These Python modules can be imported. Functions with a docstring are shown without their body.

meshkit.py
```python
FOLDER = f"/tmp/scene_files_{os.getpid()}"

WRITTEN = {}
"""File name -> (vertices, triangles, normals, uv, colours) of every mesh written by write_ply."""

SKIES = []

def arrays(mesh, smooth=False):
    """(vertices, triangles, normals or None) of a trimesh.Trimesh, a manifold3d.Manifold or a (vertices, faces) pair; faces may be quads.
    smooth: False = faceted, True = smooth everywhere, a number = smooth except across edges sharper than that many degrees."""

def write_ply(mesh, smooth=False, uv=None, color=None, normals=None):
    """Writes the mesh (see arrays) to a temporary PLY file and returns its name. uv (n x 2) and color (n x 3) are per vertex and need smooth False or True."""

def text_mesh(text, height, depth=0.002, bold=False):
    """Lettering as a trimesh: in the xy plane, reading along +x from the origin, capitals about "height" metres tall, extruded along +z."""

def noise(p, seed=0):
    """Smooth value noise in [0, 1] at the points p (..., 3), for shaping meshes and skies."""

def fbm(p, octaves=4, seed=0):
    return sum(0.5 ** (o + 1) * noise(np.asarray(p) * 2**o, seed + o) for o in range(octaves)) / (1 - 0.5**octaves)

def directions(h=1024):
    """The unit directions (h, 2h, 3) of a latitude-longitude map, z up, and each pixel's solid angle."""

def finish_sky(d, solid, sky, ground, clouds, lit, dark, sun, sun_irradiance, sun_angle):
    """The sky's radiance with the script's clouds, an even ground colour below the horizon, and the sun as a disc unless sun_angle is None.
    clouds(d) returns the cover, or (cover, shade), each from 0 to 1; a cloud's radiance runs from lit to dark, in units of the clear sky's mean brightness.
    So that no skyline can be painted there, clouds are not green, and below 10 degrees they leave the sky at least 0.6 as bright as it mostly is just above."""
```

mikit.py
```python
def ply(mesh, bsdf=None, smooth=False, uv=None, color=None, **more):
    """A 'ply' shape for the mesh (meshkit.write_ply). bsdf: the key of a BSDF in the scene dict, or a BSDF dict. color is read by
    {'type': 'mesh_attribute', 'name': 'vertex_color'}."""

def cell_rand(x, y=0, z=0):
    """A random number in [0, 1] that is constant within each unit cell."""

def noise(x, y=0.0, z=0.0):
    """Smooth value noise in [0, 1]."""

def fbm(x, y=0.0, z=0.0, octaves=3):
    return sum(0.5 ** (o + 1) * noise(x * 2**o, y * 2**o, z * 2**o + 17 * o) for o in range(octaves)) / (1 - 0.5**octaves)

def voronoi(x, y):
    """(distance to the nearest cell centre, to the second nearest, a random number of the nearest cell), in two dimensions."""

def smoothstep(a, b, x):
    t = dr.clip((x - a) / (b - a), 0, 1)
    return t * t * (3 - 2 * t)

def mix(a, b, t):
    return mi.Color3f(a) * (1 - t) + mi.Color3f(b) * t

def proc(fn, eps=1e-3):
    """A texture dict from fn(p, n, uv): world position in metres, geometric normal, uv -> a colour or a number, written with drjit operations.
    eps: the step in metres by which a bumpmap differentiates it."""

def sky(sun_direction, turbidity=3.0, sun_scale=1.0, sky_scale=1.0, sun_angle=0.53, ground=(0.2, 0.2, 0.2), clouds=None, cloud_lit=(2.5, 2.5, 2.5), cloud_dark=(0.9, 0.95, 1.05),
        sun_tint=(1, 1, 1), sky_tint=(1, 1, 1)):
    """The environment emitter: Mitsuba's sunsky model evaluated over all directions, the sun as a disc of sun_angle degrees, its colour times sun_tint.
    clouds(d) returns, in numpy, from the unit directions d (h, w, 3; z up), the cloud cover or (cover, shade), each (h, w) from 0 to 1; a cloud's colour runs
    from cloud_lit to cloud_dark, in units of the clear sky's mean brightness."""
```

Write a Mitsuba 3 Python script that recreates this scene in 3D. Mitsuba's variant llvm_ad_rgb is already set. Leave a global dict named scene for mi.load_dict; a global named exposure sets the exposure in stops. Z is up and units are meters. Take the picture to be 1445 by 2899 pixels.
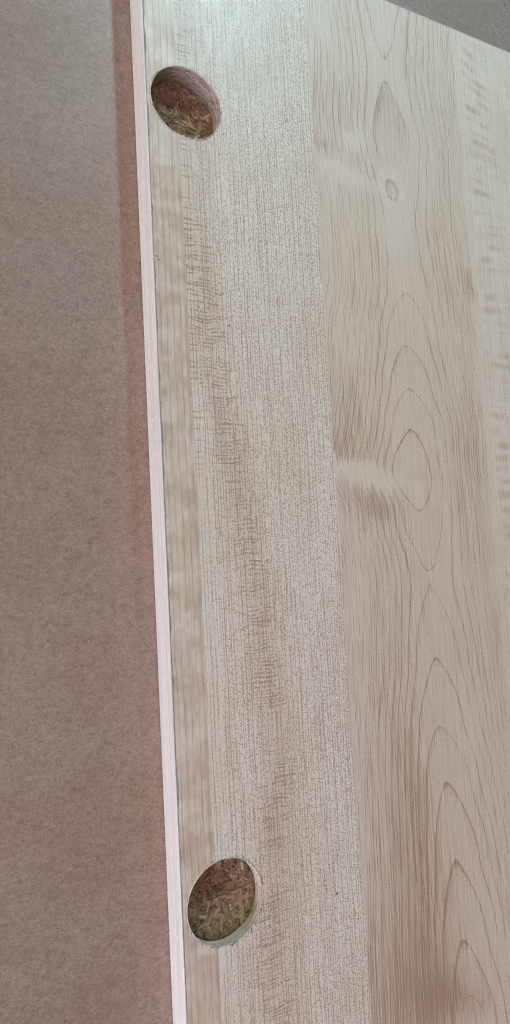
import math, random
import numpy as np, trimesh, drjit as dr, mitsuba as mi, mikit, meshkit
from shapely.geometry import Polygon
from mikit import noise, fbm, voronoi, smoothstep, mix, cell_rand

MM = 0.001
T = mi.ScalarTransform4f
rng = np.random.default_rng(7)
scene, labels = {'type': 'scene'}, {}

# ------------------------------------------------------------------ camera, lamps, exposure
CAM = np.array([-90.37, -6.913, 268.342])
FWD = np.array([0.447285, 0.082873, -0.890544])
UP = np.array([0.012255, 0.995037, 0.098752])
scene['camera'] = {'type': 'perspective', 'fov': 76.416, 'fov_axis': 'y', 'near_clip': 0.01, 'far_clip': 50.0,
                   'to_world': T().look_at(origin=(CAM * MM).tolist(), target=((CAM + 100 * FWD) * MM).tolist(), up=UP.tolist())}
exposure = 0.1


def lamp(key, pos, target, w, h, rgb, label, cat):
    """A rectangular soft light of w x h millimetres at pos, facing target."""
    scene[key] = {'type': 'rectangle',
                  'to_world': T().look_at(origin=[v * MM for v in pos], target=[v * MM for v in target], up=[0.1, 0.05, 1]) @ T().scale([w * MM / 2, h * MM / 2, 1]),
                  'emitter': {'type': 'area', 'radiance': {'type': 'rgb', 'value': rgb}},
                  'bsdf': {'type': 'diffuse', 'reflectance': {'type': 'rgb', 'value': [0.8, 0.8, 0.8]}}}
    labels[key] = {'label': label, 'category': cat}


lamp('window', (1200, 1850, 1220), (60, 150, 0), 1300, 1100, [0.2, 0.9, 1.15], 'large pale window beyond the far edge of the wooden panel', 'window')
lamp('work_lamp', (300, 980, 560), (40, 150, 0), 25, 120, [240.0, 400.0, 445.0], 'small cool white work lamp standing beyond the far edge of the panel', 'lamp')
lamp('side_window', (-1080, 1130, 810), (20, 50, 0), 105, 110, [200.0, 200.0, 128.0], 'narrow bright window to the far left of the panel', 'window')
lamp('shaded_lamp', (-980, -760, 380), (60, -100, 0), 900, 460, [8.0, 8.1, 9.8], 'broad lamp with a pale lilac shade to the near left', 'lamp')
lamp('ceiling_lamp', (-300, -300, 2200), (0, 0, 0), 1300, 1300, [2.6, 1.75, 1.85], 'large square ceiling lamp above the panel', 'lamp')

# ------------------------------------------------------------------ dimensions (millimetres; panel top face z = 0, left edge face x = 0)
TH, YT, YB, XR = 17.47, 310.2, -410.0, 430.0
HOLES = [(20.31, 212.1), (20.31, -148.3)]
RAD, DEPTHS = 17.5, (10.8, 9.2)
LEAN = [(0.0, 0.0), (0.6, -1.8)]      # drift of the hole's axis from rim to floor


def lin(pts, x):
    """Smooth piecewise interpolation of (x, value) knots, ascending x, in drjit."""
    v = mi.Float(pts[0][1])
    for (a, va), (b, vb) in zip(pts[:-1], pts[1:]):
        v = dr.select(x >= a, va + (vb - va) * smoothstep(a, b, x) * 0.6 + (vb - va) * dr.clip((x - a) / (b - a), 0, 1) * 0.4, v)
    return v


def blob(x, y, cx, cy, rx, ry, tilt=0.0):
    c, s = math.cos(tilt), math.sin(tilt)
    u, v = ((x - cx) * c + (y - cy) * s) / rx, (-(x - cx) * s + (y - cy) * c) / ry
    return dr.exp(-(u * u + v * v))


# printed maple pattern of the melamine face: four strips side by side, ring lines of the third from a level-set function
PK = sorted([(420, 3.2), (330, 1.3), (290, 0.3), (276, 0.0), (266, -0.14), (256, 0.0), (228, 0.72), (205, 0.25), (180, -0.4), (155, -0.3), (140.5, 0.0), (111, 1.0), (84.5, 2.0), (63.7, 3.0),
             (36, 3.92), (16.8, 3.0), (-8, 2.2), (-16, 2.03), (-23, 2.06), (-59.5, 3.0), (-93.5, 4.0), (-122.7, 5.0), (-162, 6.0), (-198.6, 7.0), (-240, 8.0), (-420, 12.5)])
AX = sorted([(420, 141), (220, 140.7), (140, 144.5), (111, 141.6), (64, 141.0), (38, 136.6), (17, 141.2), (-16, 144.8), (-60, 145.2), (-94, 144), (-123, 145.4), (-162, 148), (-199, 149.5), (-420, 160)])

LIGHT, CREAM, TAN, BROWN = (0.780, 0.735, 0.650), (0.725, 0.640, 0.540), (0.622, 0.496, 0.394), (0.405, 0.275, 0.197)


def threads(x, y, pitch, width, seed, wav=0.7):
    """Thin dark lines running along y, one to each pitch, wavering and fading in and out."""
    g = (x + wav * (noise(y / 28.0, seed) - 0.5) + 0.3 * (noise(y / 7.0, x / 6.0, seed) - 0.5)) / pitch
    c = dr.floor(g)
    d = dr.abs(g - c - 0.5 - 0.5 * (cell_rand(c, seed, 1) - 0.5)) * pitch
    return dr.exp(-dr.square(d / (width * (0.7 + 0.7 * cell_rand(c, seed, 2))))) * smoothstep(0.22, 0.62, noise(y / 13.0, c * 3.7, seed))


def specks(x, y, cw, ch, seed, share):
    """Short upright flecks in columns, one to a cell at most."""
    gx = (x + 0.5 * (noise(y / 35.0, seed) - 0.5)) / cw
    ci = dr.floor(gx)
    gy = y / ch + 7.3 * cell_rand(ci, seed, 5)
    cj = dr.floor(gy)
    r1, r2, r3, r4 = (cell_rand(ci, cj, seed + k) for k in (11, 23, 37, 53))
    eu = (gx - ci - 0.5 - 0.3 * (r1 - 0.5)) * cw
    ev = (gy - cj - 0.5 - 0.4 * (r2 - 0.5)) * ch
    eu = eu + 0.35 * (r4 - 0.6) * ev
    e = dr.square(eu / (cw * (0.16 + 0.13 * r2))) + dr.square(ev / (ch * (0.20 + 0.22 * r4)))
    return dr.select(r3 < share, smoothstep(1.5, 0.5, e), 0.0)


def maple(p, n, uv):
    x, y = p.x * 1000, p.y * 1000
    wob = (fbm(x / 20, y / 50, 3.0) - 0.5)
    b1 = 15.9 + 0.5 * (noise(y / 30, 1.0) - 0.5)
    b2 = 90.0 + 0.9 * (noise(y / 45, 5.0) - 0.5)
    b3 = 198.3 + 1.2 * (noise(y / 30, 9.0) - 0.5)
    fine = noise(x / 0.35, y / 9.0, 2.0) - 0.5
    fine2 = noise(x / 0.8, y / 30.0, 4.0) - 0.5
    grain = noise(x / 0.45, y / 0.5, 8.0) - 0.5

    # strip 1: tan, soft cross figure, dark lines, broad brown line at its right border
    cross = noise(x / 15.0, y / 5.5, 11.0) * 0.5 + noise(x / 2.2, y / 3.0, 12.0) * 0.3 + noise(x / 0.8, y / 5.0, 13.0) * 0.2
    t1 = 0.26 + 2.0 * (cross - 0.5) + 0.5 * wob + 0.40 * fine + 0.3 * fine2
    s1 = mix((0.745, 0.675, 0.572), (0.600, 0.488, 0.385), dr.clip(t1 + 0.42, 0, 1))
    xl = x + 0.6 * (noise(y / 22.0, 31.0) - 0.5) + 0.35 * (noise(y / 5.0, x / 3.0, 32.0) - 0.5)
    line = mi.Float(0)
    for c, w, a in ((2.7, 0.24, 0.75), (5.6, 0.28, 0.75), (8.7, 0.24, 0.7), (10.6, 0.2, 0.35), (11.9, 0.34, 0.75), (14.8, 0.8, 0.55)):
        line = dr.maximum(line, a * dr.exp(-dr.square((xl - c) / w)) * (0.30 + 0.9 * noise(y / 11.0, c)))
    s1 = mix(s1, BROWN, dr.clip(line * 0.85 + 0.30 * dr.clip(t1 - 0.45, 0, 1), 0, 1))

    # strip 2: pale ground, upright threads and flecks, a wandering band of cross ticks
    zone = lin([(-420, 34), (-182, 42), (-86, 48.5), (-31, 47), (18, 40), (51, 33), (100, 26), (175, 20), (420, 16)], y) + 5 * (noise(y / 30.0, 72.0) - 0.5)
    tick_zone = dr.exp(-dr.square((x - zone) / (7.5 + 6.0 * noise(y / 40, 70.0))))
    pg = y / 1.75 + 1.3 * noise(x / 8.0, y / 7.0, 40.0) + 1.6 * noise(y / 11.0, 46.0)
    pj = dr.floor(pg)
    bar = dr.abs(pg - pj - 0.5)
    shift = (cell_rand(pj, 3, 4) - 0.5) * 7
    bar = smoothstep(0.30, 0.12, bar * (0.7 + 0.8 * cell_rand(pj, 9, 4))) * smoothstep(10.5, 2.5, dr.abs(x - zone - shift)) * (cell_rand(pj, 1, 8) < 0.85)
    bar = bar * (0.55 + 0.45 * cell_rand(pj, 6, 2)) * smoothstep(0.22, 0.6, noise(x / 0.8, y / 1.8, 42.0)) * smoothstep(0.10, 0.4, noise(y / 16.0, 43.0))
    lt = y / 2.6
    lj = dr.floor(lt)
    lbar = smoothstep(0.20, 0.08, dr.abs(lt - lj - 0.5 + 0.15 * (noise(x / 3.0, y / 3.0, 44.0) - 0.5))) * smoothstep(4 + 4 * cell_rand(lj, 7, 1), 2, x - 16) * (cell_rand(lj, 8, 2) < 0.5) * smoothstep(20, 60, y)
    th = dr.maximum(threads(x, y, 2.3, 0.18, 21), 0.9 * threads(x + 0.7, y, 1.6, 0.13, 22))
    dens = 0.38 + 0.14 * smoothstep(20, 50, x) - 0.12 * tick_zone + 0.55 * (fbm(x / 7.0, y / 22, 25.0) - 0.5)
    fl = dr.maximum(specks(x, y, 0.95, 1.3, 61, dens), specks(x + 0.4, y + 0.3, 1.25, 1.0, 62, dens - 0.06))
    s2 = mix(LIGHT, CREAM, dr.clip(0.15 + 1.0 * wob + 0.45 * fine2 + 0.55 * tick_zone + 0.35 * smoothstep(0.4, 0.8, noise(x / 9.0, y / 30.0, 73.0)), 0, 1))
    s2 = mix(s2, BROWN, dr.clip(0.80 * fl * (0.4 + 0.6 * smoothstep(15, 30, x)) + 0.74 * th + 0.85 * bar + 0.16 * tick_zone + 0.5 * lbar, 0, 0.92))

    # strip 3: cathedral rings
    u = x - lin(AX, y) + 1.2 * (noise(y / 60.0, 51.0) - 0.5)
    u = u - 3.2 * smoothstep(0, -20, u) * (smoothstep(46, 30, y) - smoothstep(30, 2, y)) - 2.5 * smoothstep(0, -20, u) * (smoothstep(214, 196, y) - smoothstep(196, 165, y))
    au = dr.abs(u)
    left = u < 0
    g0, k2, sl = dr.select(left, 20.0, 38.0), dr.select(left, 0.0060, 0.0036), dr.select(left, 0.25, 0.285)
    ring = lin(PK, y) - dr.select(au < g0, k2 * au * au, k2 * g0 * g0 + sl * (au - g0)) + 0.25 * (noise(x / 40.0, y / 110.0, 53.0) - 0.5) + 0.10 * (noise(x / 12.0, y / 26.0, 54.0) - 0.5)
    gx = dr.select(au < g0, 2 * k2 * au, sl)
    grad = dr.sqrt(gx * gx + 0.030 * 0.030)
    base = dr.floor(ring)
    fr = ring - base
    wide = smoothstep(46, 12, au)
    level = 0.55 + 0.45 * cell_rand(base, 3.0, 1.0)
    soft = 1 + 0.5 * noise(y / 8.0, base * 5.0, 2.0)
    soft = soft * (1 + 0.8 * wide * noise(x / 9.0, y / 16.0, 55.0))
    ringline = (dr.exp(-fr / grad / (0.34 * soft)) + 0.8 * dr.exp(-(1 - fr) / grad / (0.24 * soft))) * level * (0.55 + 0.6 * noise(y / 24.0, base * 3.0, 4.0)) + (0.10 + 0.32 * wide) * dr.exp(-fr / grad / (1.0 + 2.4 * wide))
    hr = ring + 0.5 + 0.12 * (noise(y / 30.0, base, 57.0) - 0.5)
    hf = dr.abs(hr - dr.floor(hr + 0.5))
    ringline = ringline + 0.55 * dr.exp(-hf / grad / 0.22) * smoothstep(0.1, 0.8, cell_rand(dr.floor(hr + 0.5), 8.0, 3.0)) * (1 - wide)
    rf = 2.6 * ring + 0.25 * noise(y / 40.0, x / 15.0, 59.0)
    ff = dr.abs(rf - dr.floor(rf + 0.5))
    ringline = ringline + 0.80 * dr.exp(-dr.square(ff / (2.6 * grad) / 0.27)) * cell_rand(dr.floor(rf + 0.5), 4.0, 6.0) * (0.35 + 0.65 * smoothstep(0.25, 0.6, noise(y / 22.0, dr.floor(rf + 0.5) * 2.0, 5.0))) * (1 - 0.45 * wide)
    kx, ky = x - 139.7, y - 195.0
    knot = dr.sqrt(dr.square((kx + 0.12 * ky) / 4.6) + dr.square(ky / 6.6)) + 0.10 * (noise(x / 2.0, y / 2.0, 58.0) - 0.5)
    near = smoothstep(2.3, 1.5, knot)
    ringline = ringline * (1 - near) + 0.50 * dr.exp(-dr.square((knot - 0.88) / 0.20)) + 0.50 * smoothstep(1.08, 0.75, knot)
    inside = smoothstep(0.0, 0.12, ring) * smoothstep(262, 255, y) * smoothstep(200, 245, y) * (au < 12)
    tone = 0.40 + 0.5 * wob + 0.18 * fine2 + 0.55 * fine + 0.38 * inside - 0.45 * near * (knot > 1.1)
    ragged = 2.5 * (noise(x / 1.6, y / 30.0, 61.0) - 0.5) + 2.5 * (noise(x / 0.7, y / 20.0, 62.0) - 0.5)
    yr = y + ragged
    tone = tone + 0.45 * smoothstep(112, 62, yr) * smoothstep(40, 47, yr) * smoothstep(128, 98, x)
    tone = tone + 0.50 * blob(x, yr, 109, 22.0, 17, 8.0, -0.25)
    tone = tone - 0.80 * blob(x, yr, 108, 36.5, 24, 4.5, -0.22)
    tone = tone - 0.65 * blob(x, yr, 108, 198, 19, 4.5, -0.18) - 0.5 * blob(x, yr, 116, 218, 8, 5)
    tone = tone + 0.35 * blob(x, yr, 96, 240, 14, 24) + 0.40 * blob(x, yr, 93, 211, 10, 4)
    tone = tone + 0.60 * blob(x, yr, 193, 148, 5, 11, 0.4) + 0.12 * blob(x, yr, 184, 60, 13, 60)
    tone = tone + 0.50 * blob(x, yr, 138, -226, 30, 9, -0.4) + 0.42 * blob(x, yr, 116, -120, 22, 70) + 0.36 * blob(x, yr, 108, -205, 26, 50) + 0.40 * blob(x, yr, 120, -225, 34, 34) - 0.45 * blob(x, yr, 141, 172, 7, 20) + 0.28 * blob(x, yr, 146, -190, 10, 50)
    tone = tone + 0.30 * (threads(x, y, 1.5, 0.25, 26) - 0.4)
    tone = tone - 0.40 * smoothstep(190, 197, x + 2 * (noise(y / 20.0, 63.0) - 0.5))
    s3 = mix(CREAM, TAN, dr.clip(tone, 0, 1))
    s3 = mix(s3, BROWN, dr.clip(1.0 * (tone - 0.75) + 1.12 * ringline, 0, 0.95))

    s3 = mix(s3, LIGHT, 0.40 * threads(x + 0.9, y, 2.1, 0.16, 24))

    # strip 4: pale, soft curl figure broken up by upright fibres
    cy = y + 0.28 * (x - 198) * smoothstep(190, 240, y) + 4 * (noise(x / 24.0, y / 26.0, 81.0) - 0.5) + 6.0 * (noise(y / 17.0, 85.0) - 0.5)
    wave = 0.5 + 0.5 * dr.sin(cy * (2 * math.pi / 7.5))
    ladder = 0.5 + 0.5 * dr.sin(cy * (2 * math.pi / 1.9) + 4 * noise(x / 6.0, y / 6.0, 87.0))
    fib = 0.55 + 0.9 * (noise(x / 0.7, y / 9.0, 83.0) - 0.2)
    curl = wave * smoothstep(0.20, 0.85, noise(x / 9.0, cy / 6.0, 82.0)) * dr.exp(-dr.square((x - 207) / 15.0)) * smoothstep(198, 203, x)
    s4 = mix(LIGHT, CREAM, dr.clip(0.65 + 0.9 * wob + 0.6 * fine + 0.3 * smoothstep(215, 240, x), 0, 1))
    s4 = mix(s4, TAN, dr.clip((0.95 * curl + 0.30 * ladder * smoothstep(0.35, 0.65, noise(x / 12.0, y / 9.0, 88.0))) * fib, 0, 1))
    s4 = mix(s4, BROWN, dr.clip(0.42 * threads(x, y, 2.6, 0.2, 23) + 0.10 * curl * fib, 0, 1))

    c = dr.select(x < b1, s1, dr.select(x < b2, s2, dr.select(x < b3, s3, s4)))
    # dark nicks
    nick = mi.Float(0)
    for (a, b, r) in ((36.4, 106.0, 0.75), (75.9, -159.6, 0.8), (2.3, 134.1, 0.5), (3.1, 132.6, 0.45), (1.9, 12.0, 0.5)):
        nick = dr.maximum(nick, smoothstep(1.15, 0.6, dr.sqrt(dr.square(x - a) + dr.square(y - b)) / r + 0.7 * (grain)))
    c = mix(c, (0.13, 0.12, 0.12), nick * 0.8)
    return c * (1 + 0.12 * grain)


def maple_relief(p, n, uv):
    x, y = p.x * 1000, p.y * 1000
    return 0.6 * smoothstep(0.55, 0.8, noise(x / 0.42, y / 7.0, 101.0)) + 0.25 * noise(x / 0.5, y / 0.9, 102.0)


def kraft(p, n, uv):
    x, y = p.x * 1000, p.y * 1000
    w = 2.5 * (noise(x / 4, y / 4, 3.0) - 0.5)
    cloud = fbm(x / 6.0 + w, y / 5.0, 1.0, octaves=4) - 0.5
    fibre = mi.Float(0)
    for k, a in enumerate((0.15, 0.85, 1.5, 2.3, 2.9)):
        ca, sa = math.cos(a), math.sin(a)
        uu, vv = x * ca + y * sa, -x * sa + y * ca
        vv = vv + 0.5 * (noise(uu / 1.6, vv / 1.6, 60.0 + k) - 0.5)
        fibre = fibre + (noise(uu / 1.9, vv / 0.34, 5.0 + k) - 0.5)
    fine = noise(x / 0.4, y / 0.4, 30.0) - 0.5
    t = 1 + 0.17 * cloud + 0.20 * fibre + 0.24 * fine
    d, _, r = voronoi(x / 9.0, y / 9.0)
    dark = smoothstep(0.05, 0.02, d) * (r > 0.82)
    c = mix((0.290, 0.209, 0.162), (0.302, 0.225, 0.186), smoothstep(0.3, 0.7, fbm(x / 30.0, y / 26.0, 40.0))) * t
    return mix(c, (0.07, 0.05, 0.04), 0.7 * dark)


def kraft_relief(p, n, uv):
    x, y = p.x * 1000, p.y * 1000
    return 0.6 * noise(x / 1.3, y / 0.4, 201.0) + 0.5 * noise(x / 0.4, y / 1.1, 202.0)


def chipboard(p, n, uv):
    """Cut face of particleboard: short wood pieces in all directions, dark resin between them; streaked round the bore on its wall."""
    x, y, z = p.x * 1000, p.y * 1000, p.z * 1000
    hy = dr.select(y > 30, HOLES[0][1], HOLES[1][1])
    ang = dr.atan2(y - hy, x - HOLES[0][0]) * RAD
    v = mi.Float(0.0)
    for k, a in enumerate((0.2, 0.9, 1.7, 2.5)):
        ca, sa = math.cos(a), math.sin(a)
        uu, vv = x * ca + y * sa, -x * sa + y * ca
        here = smoothstep(0.42, 0.58, noise(x / 2.6, y / 2.6, 7.0 + k))
        v = dr.maximum(v, here * noise(uu / 3.0, vv / 0.65, 9.0 + k))
    fine = noise(x / 0.35, y / 0.35, z / 0.35)
    floor_c = mix((0.095, 0.056, 0.036), (0.42, 0.30, 0.185), dr.clip(0.9 * v + 0.35 * (fine - 0.5), 0, 1))
    s = noise(ang / 4.5, z / 0.42, 15.0) * 0.6 + noise(ang / 1.6, z / 0.3, 16.0) * 0.4
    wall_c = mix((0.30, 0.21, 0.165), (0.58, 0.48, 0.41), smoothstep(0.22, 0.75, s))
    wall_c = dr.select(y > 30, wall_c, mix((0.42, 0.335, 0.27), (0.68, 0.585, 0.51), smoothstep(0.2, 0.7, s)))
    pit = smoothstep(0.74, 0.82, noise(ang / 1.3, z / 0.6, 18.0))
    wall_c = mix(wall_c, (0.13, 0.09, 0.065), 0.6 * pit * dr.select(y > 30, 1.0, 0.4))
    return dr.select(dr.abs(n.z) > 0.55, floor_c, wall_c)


def pale_band(p, n, uv):
    y, z, x = p.y * 1000, p.z * 1000, p.x * 1000
    l = noise((y + x) / 70.0, z / 0.55, 3.0) * 0.6 + noise((y + x) / 25.0, z / 0.3, 5.0) * 0.4
    c = mix((0.75, 0.72, 0.695), (0.655, 0.595, 0.565), smoothstep(0.38, 0.72, l))
    spot = dr.sqrt(dr.square((y - 63.0)) + dr.square((z + 9.0))) / 0.7
    return mix(c, (0.25, 0.2, 0.17), 0.7 * smoothstep(1.1, 0.5, spot))


def tinted(a, b, s):
    def fn(p, n, uv):
        x, y, z = p.x * 1000, p.y * 1000, p.z * 1000
        return mix(a, b, fbm(x / s, y / s, z / s))
    return fn


def principled(col, rough, spec=0.5, relief=None, depth=0.0, eps=2e-4):
    b = {'type': 'principled', 'base_color': mikit.proc(col), 'roughness': rough, 'specular': spec}
    if relief:
        b = {'type': 'bumpmap', 'tex': mikit.proc(relief, eps=eps), 'scale': depth, 'bsdf': b}
    return {'type': 'twosided', 'bsdf': b}


scene['m_maple'] = principled(maple, 0.42, 0.5, maple_relief, 0.00006)
scene['m_kraft'] = principled(kraft, 0.5, 0.6, kraft_relief, 0.00008)
scene['m_chipboard'] = principled(chipboard, 0.8, 0.25)
scene['m_band'] = principled(pale_band, 0.45, 0.5)
scene['m_glue'] = principled(tinted((0.20, 0.19, 0.185), (0.42, 0.40, 0.38), 1.2), 0.7, 0.3)
scene['m_burr'] = principled(tinted((0.50, 0.46, 0.40), (0.74, 0.72, 0.68), 0.5), 0.6, 0.4)
scene['m_fibre'] = principled(tinted((0.30, 0.23, 0.18), (0.62, 0.54, 0.46), 6.0), 0.7, 0.3)
FLAKES = [((0.36, 0.26, 0.165), (0.48, 0.365, 0.245)), ((0.26, 0.175, 0.10), (0.38, 0.275, 0.165)), ((0.50, 0.385, 0.26), (0.64, 0.52, 0.37)), ((0.16, 0.10, 0.065), (0.26, 0.175, 0.115)), ((0.32, 0.25, 0.165), (0.44, 0.355, 0.24))]
for i, (a, b) in enumerate(FLAKES):
    scene[f'm_flake_{i}'] = principled(tinted(a, b, 0.8), 0.75, 0.25)


# ------------------------------------------------------------------ helpers
def add(key, mesh, mat, smooth=False, label=None, cat=None, **more):
    v, f = (np.asarray(mesh.vertices), np.asarray(mesh.faces)) if hasattr(mesh, 'vertices') else mesh
    scene[key] = mikit.ply((np.asarray(v, float) * MM, f), mat, smooth)
    d = dict(more)
    if label: d['label'] = label
    if cat: d['category'] = cat
    if d: labels[key] = d


def num(base, i):
    return base if i == 0 else f'{base}_{i:03d}'


def grid_faces(nu, nv, wrap=False):
    i, j = np.meshgrid(np.arange(nu - 1), np.arange(nv if wrap else nv - 1), indexing='ij')
    a = i * nv + j; b = i * nv + (j + 1) % nv; c = (i + 1) * nv + (j + 1) % nv; d = (i + 1) * nv + j
    return np.vstack([np.stack([a, b, c], -1).reshape(-1, 3), np.stack([a, c, d], -1).reshape(-1, 3)])


def nz(x, y=0.0, z=0.0):
    """meshkit noise for a list of points, about -1..1."""
    x = np.asarray(x, float)
    pts = np.stack([x, np.broadcast_to(y, x.shape).astype(float), np.broadcast_to(z, x.shape).astype(float)], -1)
    return np.asarray(meshkit.noise(pts.reshape(-1, 3))).reshape(x.shape)


# ------------------------------------------------------------------ cardboard underneath
cb = trimesh.creation.box((1800, 1800, 5.0)); cb.apply_translation((100, 0, -TH - 2.5))
add('cardboard', cb, 'm_kraft', label='plain brown kraft cardboard sheet lying flat under the wooden panel', cat='cardboard', kind='structure')

# ------------------------------------------------------------------ the panel
labels['cabinet_door'] = {'label': 'pale maple print cabinet door panel with two round hinge holes along its left edge', 'category': 'cabinet door'}
BT = 0.6    # edge band thickness


def hole_outline(k, n=420):
    a = np.linspace(0, 2 * np.pi, n, endpoint=False)
    c, s = np.cos(a), np.sin(a)
    r = RAD + 0.10 * nz(c * 9 + 40 * k, s * 9) + 0.05 * nz(c * 40, s * 40 + 9 * k)
    chips = nz(c * 14 + 3 + 11 * k, s * 14 + 5)
    r = r + 0.55 * np.clip((chips - 0.25) / 0.45, 0, 1)
    return np.stack([HOLES[k][0] + r * c, HOLES[k][1] + r * s], -1)


ys = np.arange(YB + 1, YT - BT, 1.5)
left = 0.95 + 0.07 * nz(ys / 4.0, 3.0) + 0.16 * nz(ys / 30.0, 9.0) + 0.08 * nz(ys / 1.7, 5.0)
left = left + 0.5 * np.clip((nz(ys / 6.0, 20.0) - 0.45) / 0.3, 0, 1)
left = np.clip(left, 0.70, 1.8)
outer = np.vstack([[(XR, YB + 1), (XR, YT - BT - 0.15), (left[-1], YT - BT - 0.15)], np.stack([left, ys], -1)[::-1]])
face = Polygon(outer, [hole_outline(k) for k in range(2)])
lam = trimesh.creation.extrude_polygon(face, 0.35)
lam.apply_translation((0, 0, -0.35))
add('cabinet_door__face', lam, 'm_maple')

core = Polygon([(BT, YB), (XR, YB), (XR, YT - BT), (BT, YT - BT)], [[(HOLES[k][0] + 19.55 * math.cos(t), HOLES[k][1] + 19.55 * math.sin(t)) for t in np.linspace(0, 2 * np.pi, 121)[:-1]] for k in range(2)])
upper = trimesh.creation.extrude_polygon(core, 13.9); upper.apply_translation((0, 0, -0.36 - 13.9))
lower = trimesh.creation.extrude_polygon(Polygon(core.exterior), TH - 14.26 - 0.02); lower.apply_translation((0, 0, -TH + 0.01))
add('cabinet_door__core', trimesh.util.concatenate([upper, lower]), 'm_chipboard')

# edge bands: rounded upper arris, slightly ragged lower one
def edge_band(length_pts, along_y):
    prof = [(BT, -0.9), (BT, 0.03), (BT - 0.1, 0.05)] + [(0.42 * (1 - math.sin(t)), 0.05 - 0.42 * (1 - math.cos(t))) for t in np.linspace(0.1, np.pi / 2, 6)] + [(0, -4.0), (0, -9.0), (0, -13.5), (0, -TH + 0.85), (0.14, -TH + 0.62), (BT, -TH + 0.55)]
    V = []
    for s in length_pts:
        w = 0.10 * float(nz(np.array([s / 2.2]), 61.0)[0]) + 0.07 * float(nz(np.array([s / 0.9]), 66.0)[0]); o = 0.05 * float(nz(np.array([s / 25.0]), 71.0)[0])
        for (x, z) in prof:
            zz = z + (abs(w) if z < -TH + 1 else 0) + (0.04 * w if z > -1 else 0)
            V.append((x + o, s, zz) if along_y else (s, YT - x - o, zz))
    return np.array(V), grid_faces(len(length_pts), len(prof))


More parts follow.
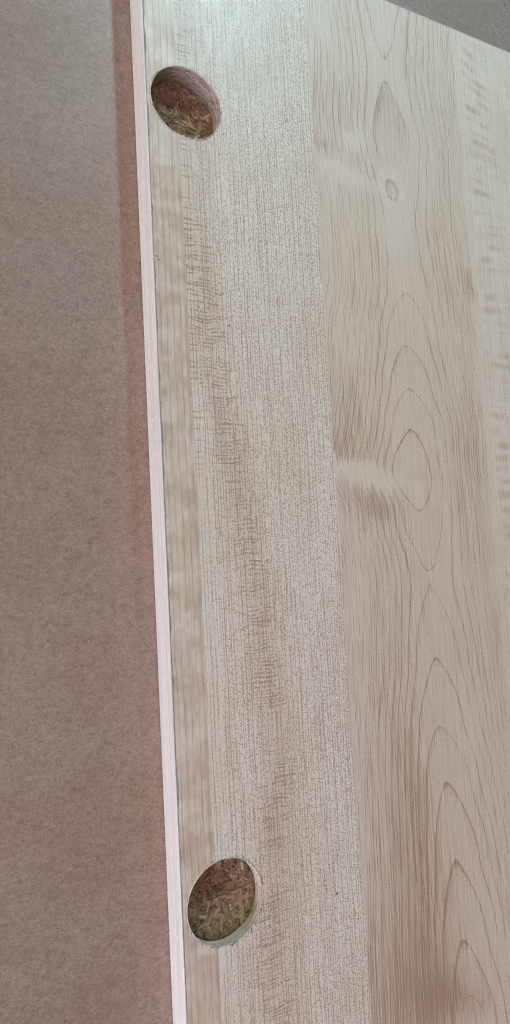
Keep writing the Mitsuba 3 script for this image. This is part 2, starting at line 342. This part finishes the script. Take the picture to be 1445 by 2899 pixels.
add('cabinet_door__edge_band', edge_band(np.arange(YB, YT - BT, 0.8), True), 'm_band', 30, label='pale pinkish edge strip along the left side of the panel')
add('cabinet_door__edge_band_001', edge_band(np.arange(0, XR, 2.0), False), 'm_band', 30, label='pale edge strip along the far end of the panel')
gl = np.stack([np.full_like(ys, BT), ys], -1); gr_ = np.stack([left + 0.5, ys], -1)
gz = -0.16 + 0.07 * nz(ys / 1.1, 90.0)
gv = np.vstack([np.c_[gl, gz], np.c_[gr_, gz]])
m = len(ys); i = np.arange(m - 1)
add('cabinet_door__glue_line', (gv, np.vstack([np.c_[i, i + m, i + m + 1], np.c_[i, i + m + 1, i + 1]])), 'm_glue', label='thin grey line of glue beside the left edge strip')


# ------------------------------------------------------------------ hinge holes
def bore(k):
    """Wall and floor of one drilled hole as one skin, from the rim down the wall and in to the centre."""
    n = 360
    a = np.linspace(0, 2 * np.pi, n, endpoint=False); c, s = np.cos(a), np.sin(a)
    V = []
    V.append(np.stack([19.57 * c, 19.57 * s, np.full(n, -0.352)], -1))
    for d in np.linspace(0.36, DEPTHS[k], 34):
        rough = (0.10 if k else 0.16) * nz(a * RAD / 3.5 * 1.0 + 50 * k, d / 0.5) * (np.clip(a / 0.3, 0, 1) * np.clip((2 * np.pi - a) / 0.3, 0, 1)) + 0.07 * nz(c * 30, s * 30, d / 0.4)
        r = RAD + 0.12 + rough
        V.append(np.stack([r * c + LEAN[k][0] * d / DEPTHS[k], r * s + LEAN[k][1] * d / DEPTHS[k], np.full(n, -d)], -1))
    for q in np.linspace(1, 0, 50)[1:]:
        r = (RAD + 0.05) * max(q, 0.004)
        x, y = r * c, r * s
        h = 0.34 * nz(x / 1.3 + 31 * k, y / 1.3, 4.0) + 0.20 * nz(x / 0.5, y / 0.5, 8.0 + k)
        V.append(np.stack([x + LEAN[k][0], y + LEAN[k][1], -DEPTHS[k] + h], -1))
    V = np.vstack(V) + [HOLES[k][0], HOLES[k][1], 0]
    f = grid_faces(35 + 49, n, wrap=True)
    return V, f


def blade(L, W, H, r):
    """A thin wood chip: pointed, slightly bent, a dozen corners."""
    s = np.array([-0.5, -0.28, 0.05, 0.32, 0.5]) * L
    w = np.array([r.uniform(0.15, 0.75), r.uniform(0.8, 1.0), 1.0, r.uniform(0.75, 1.0), r.uniform(0.1, 0.7)]) * W / 2
    off = r.normal(0, 0.05 * W, 5); bend = r.uniform(-0.02, 0.03) * L
    V = []
    for i in range(5):
        zc = -bend * (s[i] / L * 2) ** 2
        V += [(s[i], off[i] - w[i], zc), (s[i], off[i] + w[i] * r.uniform(0.7, 1.1), zc), (s[i], off[i] + w[i] * 0.7, zc + H), (s[i], off[i] - w[i] * 0.6, zc + H * r.uniform(0.7, 1.1))]
    V = np.array(V); F = []
    for i in range(4):
        for j in range(4):
            a, b = i * 4 + j, i * 4 + (j + 1) % 4
            F += [(a, b, b + 4), (a, b + 4, a + 4)]
    F += [(0, 2, 1), (0, 3, 2), (16, 17, 18), (16, 18, 19)]
    return V, np.array(F)


def rot(az, tilt, roll):
    return trimesh.transformations.euler_matrix(roll, tilt, az)[:3, :3]


HLAB = ['round drilled hinge hole nearer the far end of the panel', 'round drilled hinge hole nearer the viewer']
for k in range(2):
    hk = num('cabinet_door__hinge_hole', k)
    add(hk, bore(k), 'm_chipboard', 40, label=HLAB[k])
    r = np.random.default_rng(20 + k)
    cx, cy = HOLES[k]
    for i in range(200):
        L = r.uniform(1.6, 4.0) if r.random() < 0.80 else r.uniform(4.0, 8.5)
        W = np.clip(L * r.uniform(0.22, 0.5), 0.6, 1.7)
        V, F = blade(L, W, r.uniform(0.2, 0.45), r)
        q, t = 16.0 * math.sqrt(r.random()), r.uniform(0, 2 * np.pi)
        q = min(q, RAD - 0.4 - L * 0.3)
        V = V @ rot(r.uniform(0, 2 * np.pi), r.normal(0, 0.05), r.normal(0, 0.12)).T + [cx + LEAN[k][0] + q * math.cos(t), cy + LEAN[k][1] + q * math.sin(t), -DEPTHS[k] + r.uniform(0.10, 0.62)]
        add(num(hk + '__flake', i), (V, F), f'm_flake_{r.choice(5, p=[0.32, 0.34, 0.08, 0.14, 0.12])}')
    VV, FF, o = [], [], 0
    for i in range(260):
        L = r.uniform(0.8, 2.8)
        V, F = blade(L, r.uniform(0.12, 0.4), r.uniform(0.1, 0.25), r)
        q, t = 17.0 * math.sqrt(r.random()), r.uniform(0, 2 * np.pi)
        V = V @ rot(r.uniform(0, 2 * np.pi), r.normal(0, 0.3), r.normal(0, 0.3)).T + [cx + LEAN[k][0] + q * math.cos(t), cy + LEAN[k][1] + q * math.sin(t), -DEPTHS[k] + r.uniform(0.2, 1.0)]
        VV.append(V); FF.append(F + o); o += len(V)
    add(hk + '__fibre', (np.vstack(VV), np.vstack(FF)), 'm_flake_1', kind='stuff')
    # frayed pale burr of the cut face along parts of the rim
    n = 500
    a = np.linspace(0, 2 * np.pi, n, endpoint=False); c, s = np.cos(a), np.sin(a)
    up = 0.10 + 0.26 * np.clip(nz(c * 5 + 7 * k, s * 5) + (0.45 * np.cos(a - 2.2) if k else 0.45 * np.cos(a - 1.0)), 0, 1) + 0.07 * nz(c * 45, s * 45)
    up = np.clip(up, 0.02, 0.45)
    ro = RAD + 0.03 + 0.12 * nz(c * 9 + 40 * k, s * 9)
    V = np.vstack([np.stack([cx + (ro + dr_) * c, cy + (ro + dr_) * s, zz], -1) for dr_, zz in ((-0.02, np.full(n, -0.30)), (-0.16, up * 0.5), (-0.05, up), (0.16, up * 0.55), (0.26, np.full(n, -0.20)))])
    add(hk + '__burr', (V, grid_faces(5, n, wrap=True)), 'm_burr', True, label='pale raised burr around the rim of the hole')

# torn splinters at the rims: (hole, angle in degrees, length, width, lean outwards)
SPL = [(0, -98, 4.2, 2.4, 0.2), (0, -84, 3.2, 1.2, -0.2), (0, -76, 2.4, 0.9, 0.5), (0, -62, 2.0, 0.35, 1.0), (0, -32, 1.6, 0.5, 1.0), (0, -108, 2.5, 0.8, -0.4),
       (1, 52, 2.8, 0.5, 1.0), (1, 60, 2.0, 0.4, 1.0), (1, 82, 2.4, 0.9, 0.0), (1, -52, 3.0, 0.35, 1.0), (1, -44, 2.0, 0.3, 1.0), (1, -82, 2.4, 0.35, 1.0), (0, 20, 1.6, 0.3, 0.8), (0, 75, 1.4, 0.3, 0.6), (0, 140, 1.5, 0.3, 0.8), (0, 200, 1.6, 0.35, 0.8), (1, 10, 1.6, 0.3, 0.8), (1, -25, 1.8, 0.3, 1.0), (1, 120, 1.4, 0.35, 0.6), (1, 205, 1.6, 0.3, 0.9), (1, -105, 1.5, 0.3, 0.9), (1, 165, 1.8, 0.8, 0.8), (1, -130, 1.8, 0.35, 1.0)]
cnt = [0, 0]
r = np.random.default_rng(3)
for (k, deg, L, W, out) in SPL:
    V, F = blade(L, W, 0.16, r)
    t = math.radians(deg)
    q = RAD + 0.5 * out * L * 0.5 - 0.2
    az = t + r.uniform(0.5, 1.2) * r.choice([-1, 1])
    V = V @ rot(az, r.uniform(-0.25, 0.1), r.normal(0, 0.3)).T + [HOLES[k][0] + q * math.cos(t), HOLES[k][1] + q * math.sin(t), 0.15 if out > 0.3 else -1.2]
    add(num(num('cabinet_door__hinge_hole', k) + '__splinter', cnt[k]), (V, F), 'm_burr' if W > 0.45 else 'm_flake_3')
    cnt[k] += 1

# ------------------------------------------------------------------ specks of sawdust on the cardboard
VV, FF, o = [], [], 0
r = np.random.default_rng(5)
for i in range(46):
    V, F = blade(r.uniform(0.5, 1.3), r.uniform(0.2, 0.5), r.uniform(0.1, 0.25), r)
    V = V @ rot(r.uniform(0, 6.28), 0, 0).T + [r.uniform(-70, -4), r.uniform(-200, 280), -TH + 0.03]
    VV.append(V); FF.append(F + o); o += len(V)
for i in range(170):
    V, F = blade(r.uniform(1.4, 3.6), r.uniform(0.10, 0.18), 0.06, r)
    V[:, 1] += r.uniform(-0.22, 0.22) * V[:, 0] ** 2
    V = V @ rot(r.uniform(0, 6.28), 0, 0).T + [r.uniform(-75, -2), r.uniform(-205, 285), -TH + 0.02]
    VV.append(V); FF.append(F + o); o += len(V)
add('sawdust', (np.vstack(VV), np.vstack(FF)), 'm_fibre', label='few pale specks and stray fibres of sawdust scattered on the brown cardboard left of the panel', cat='sawdust', kind='stuff')
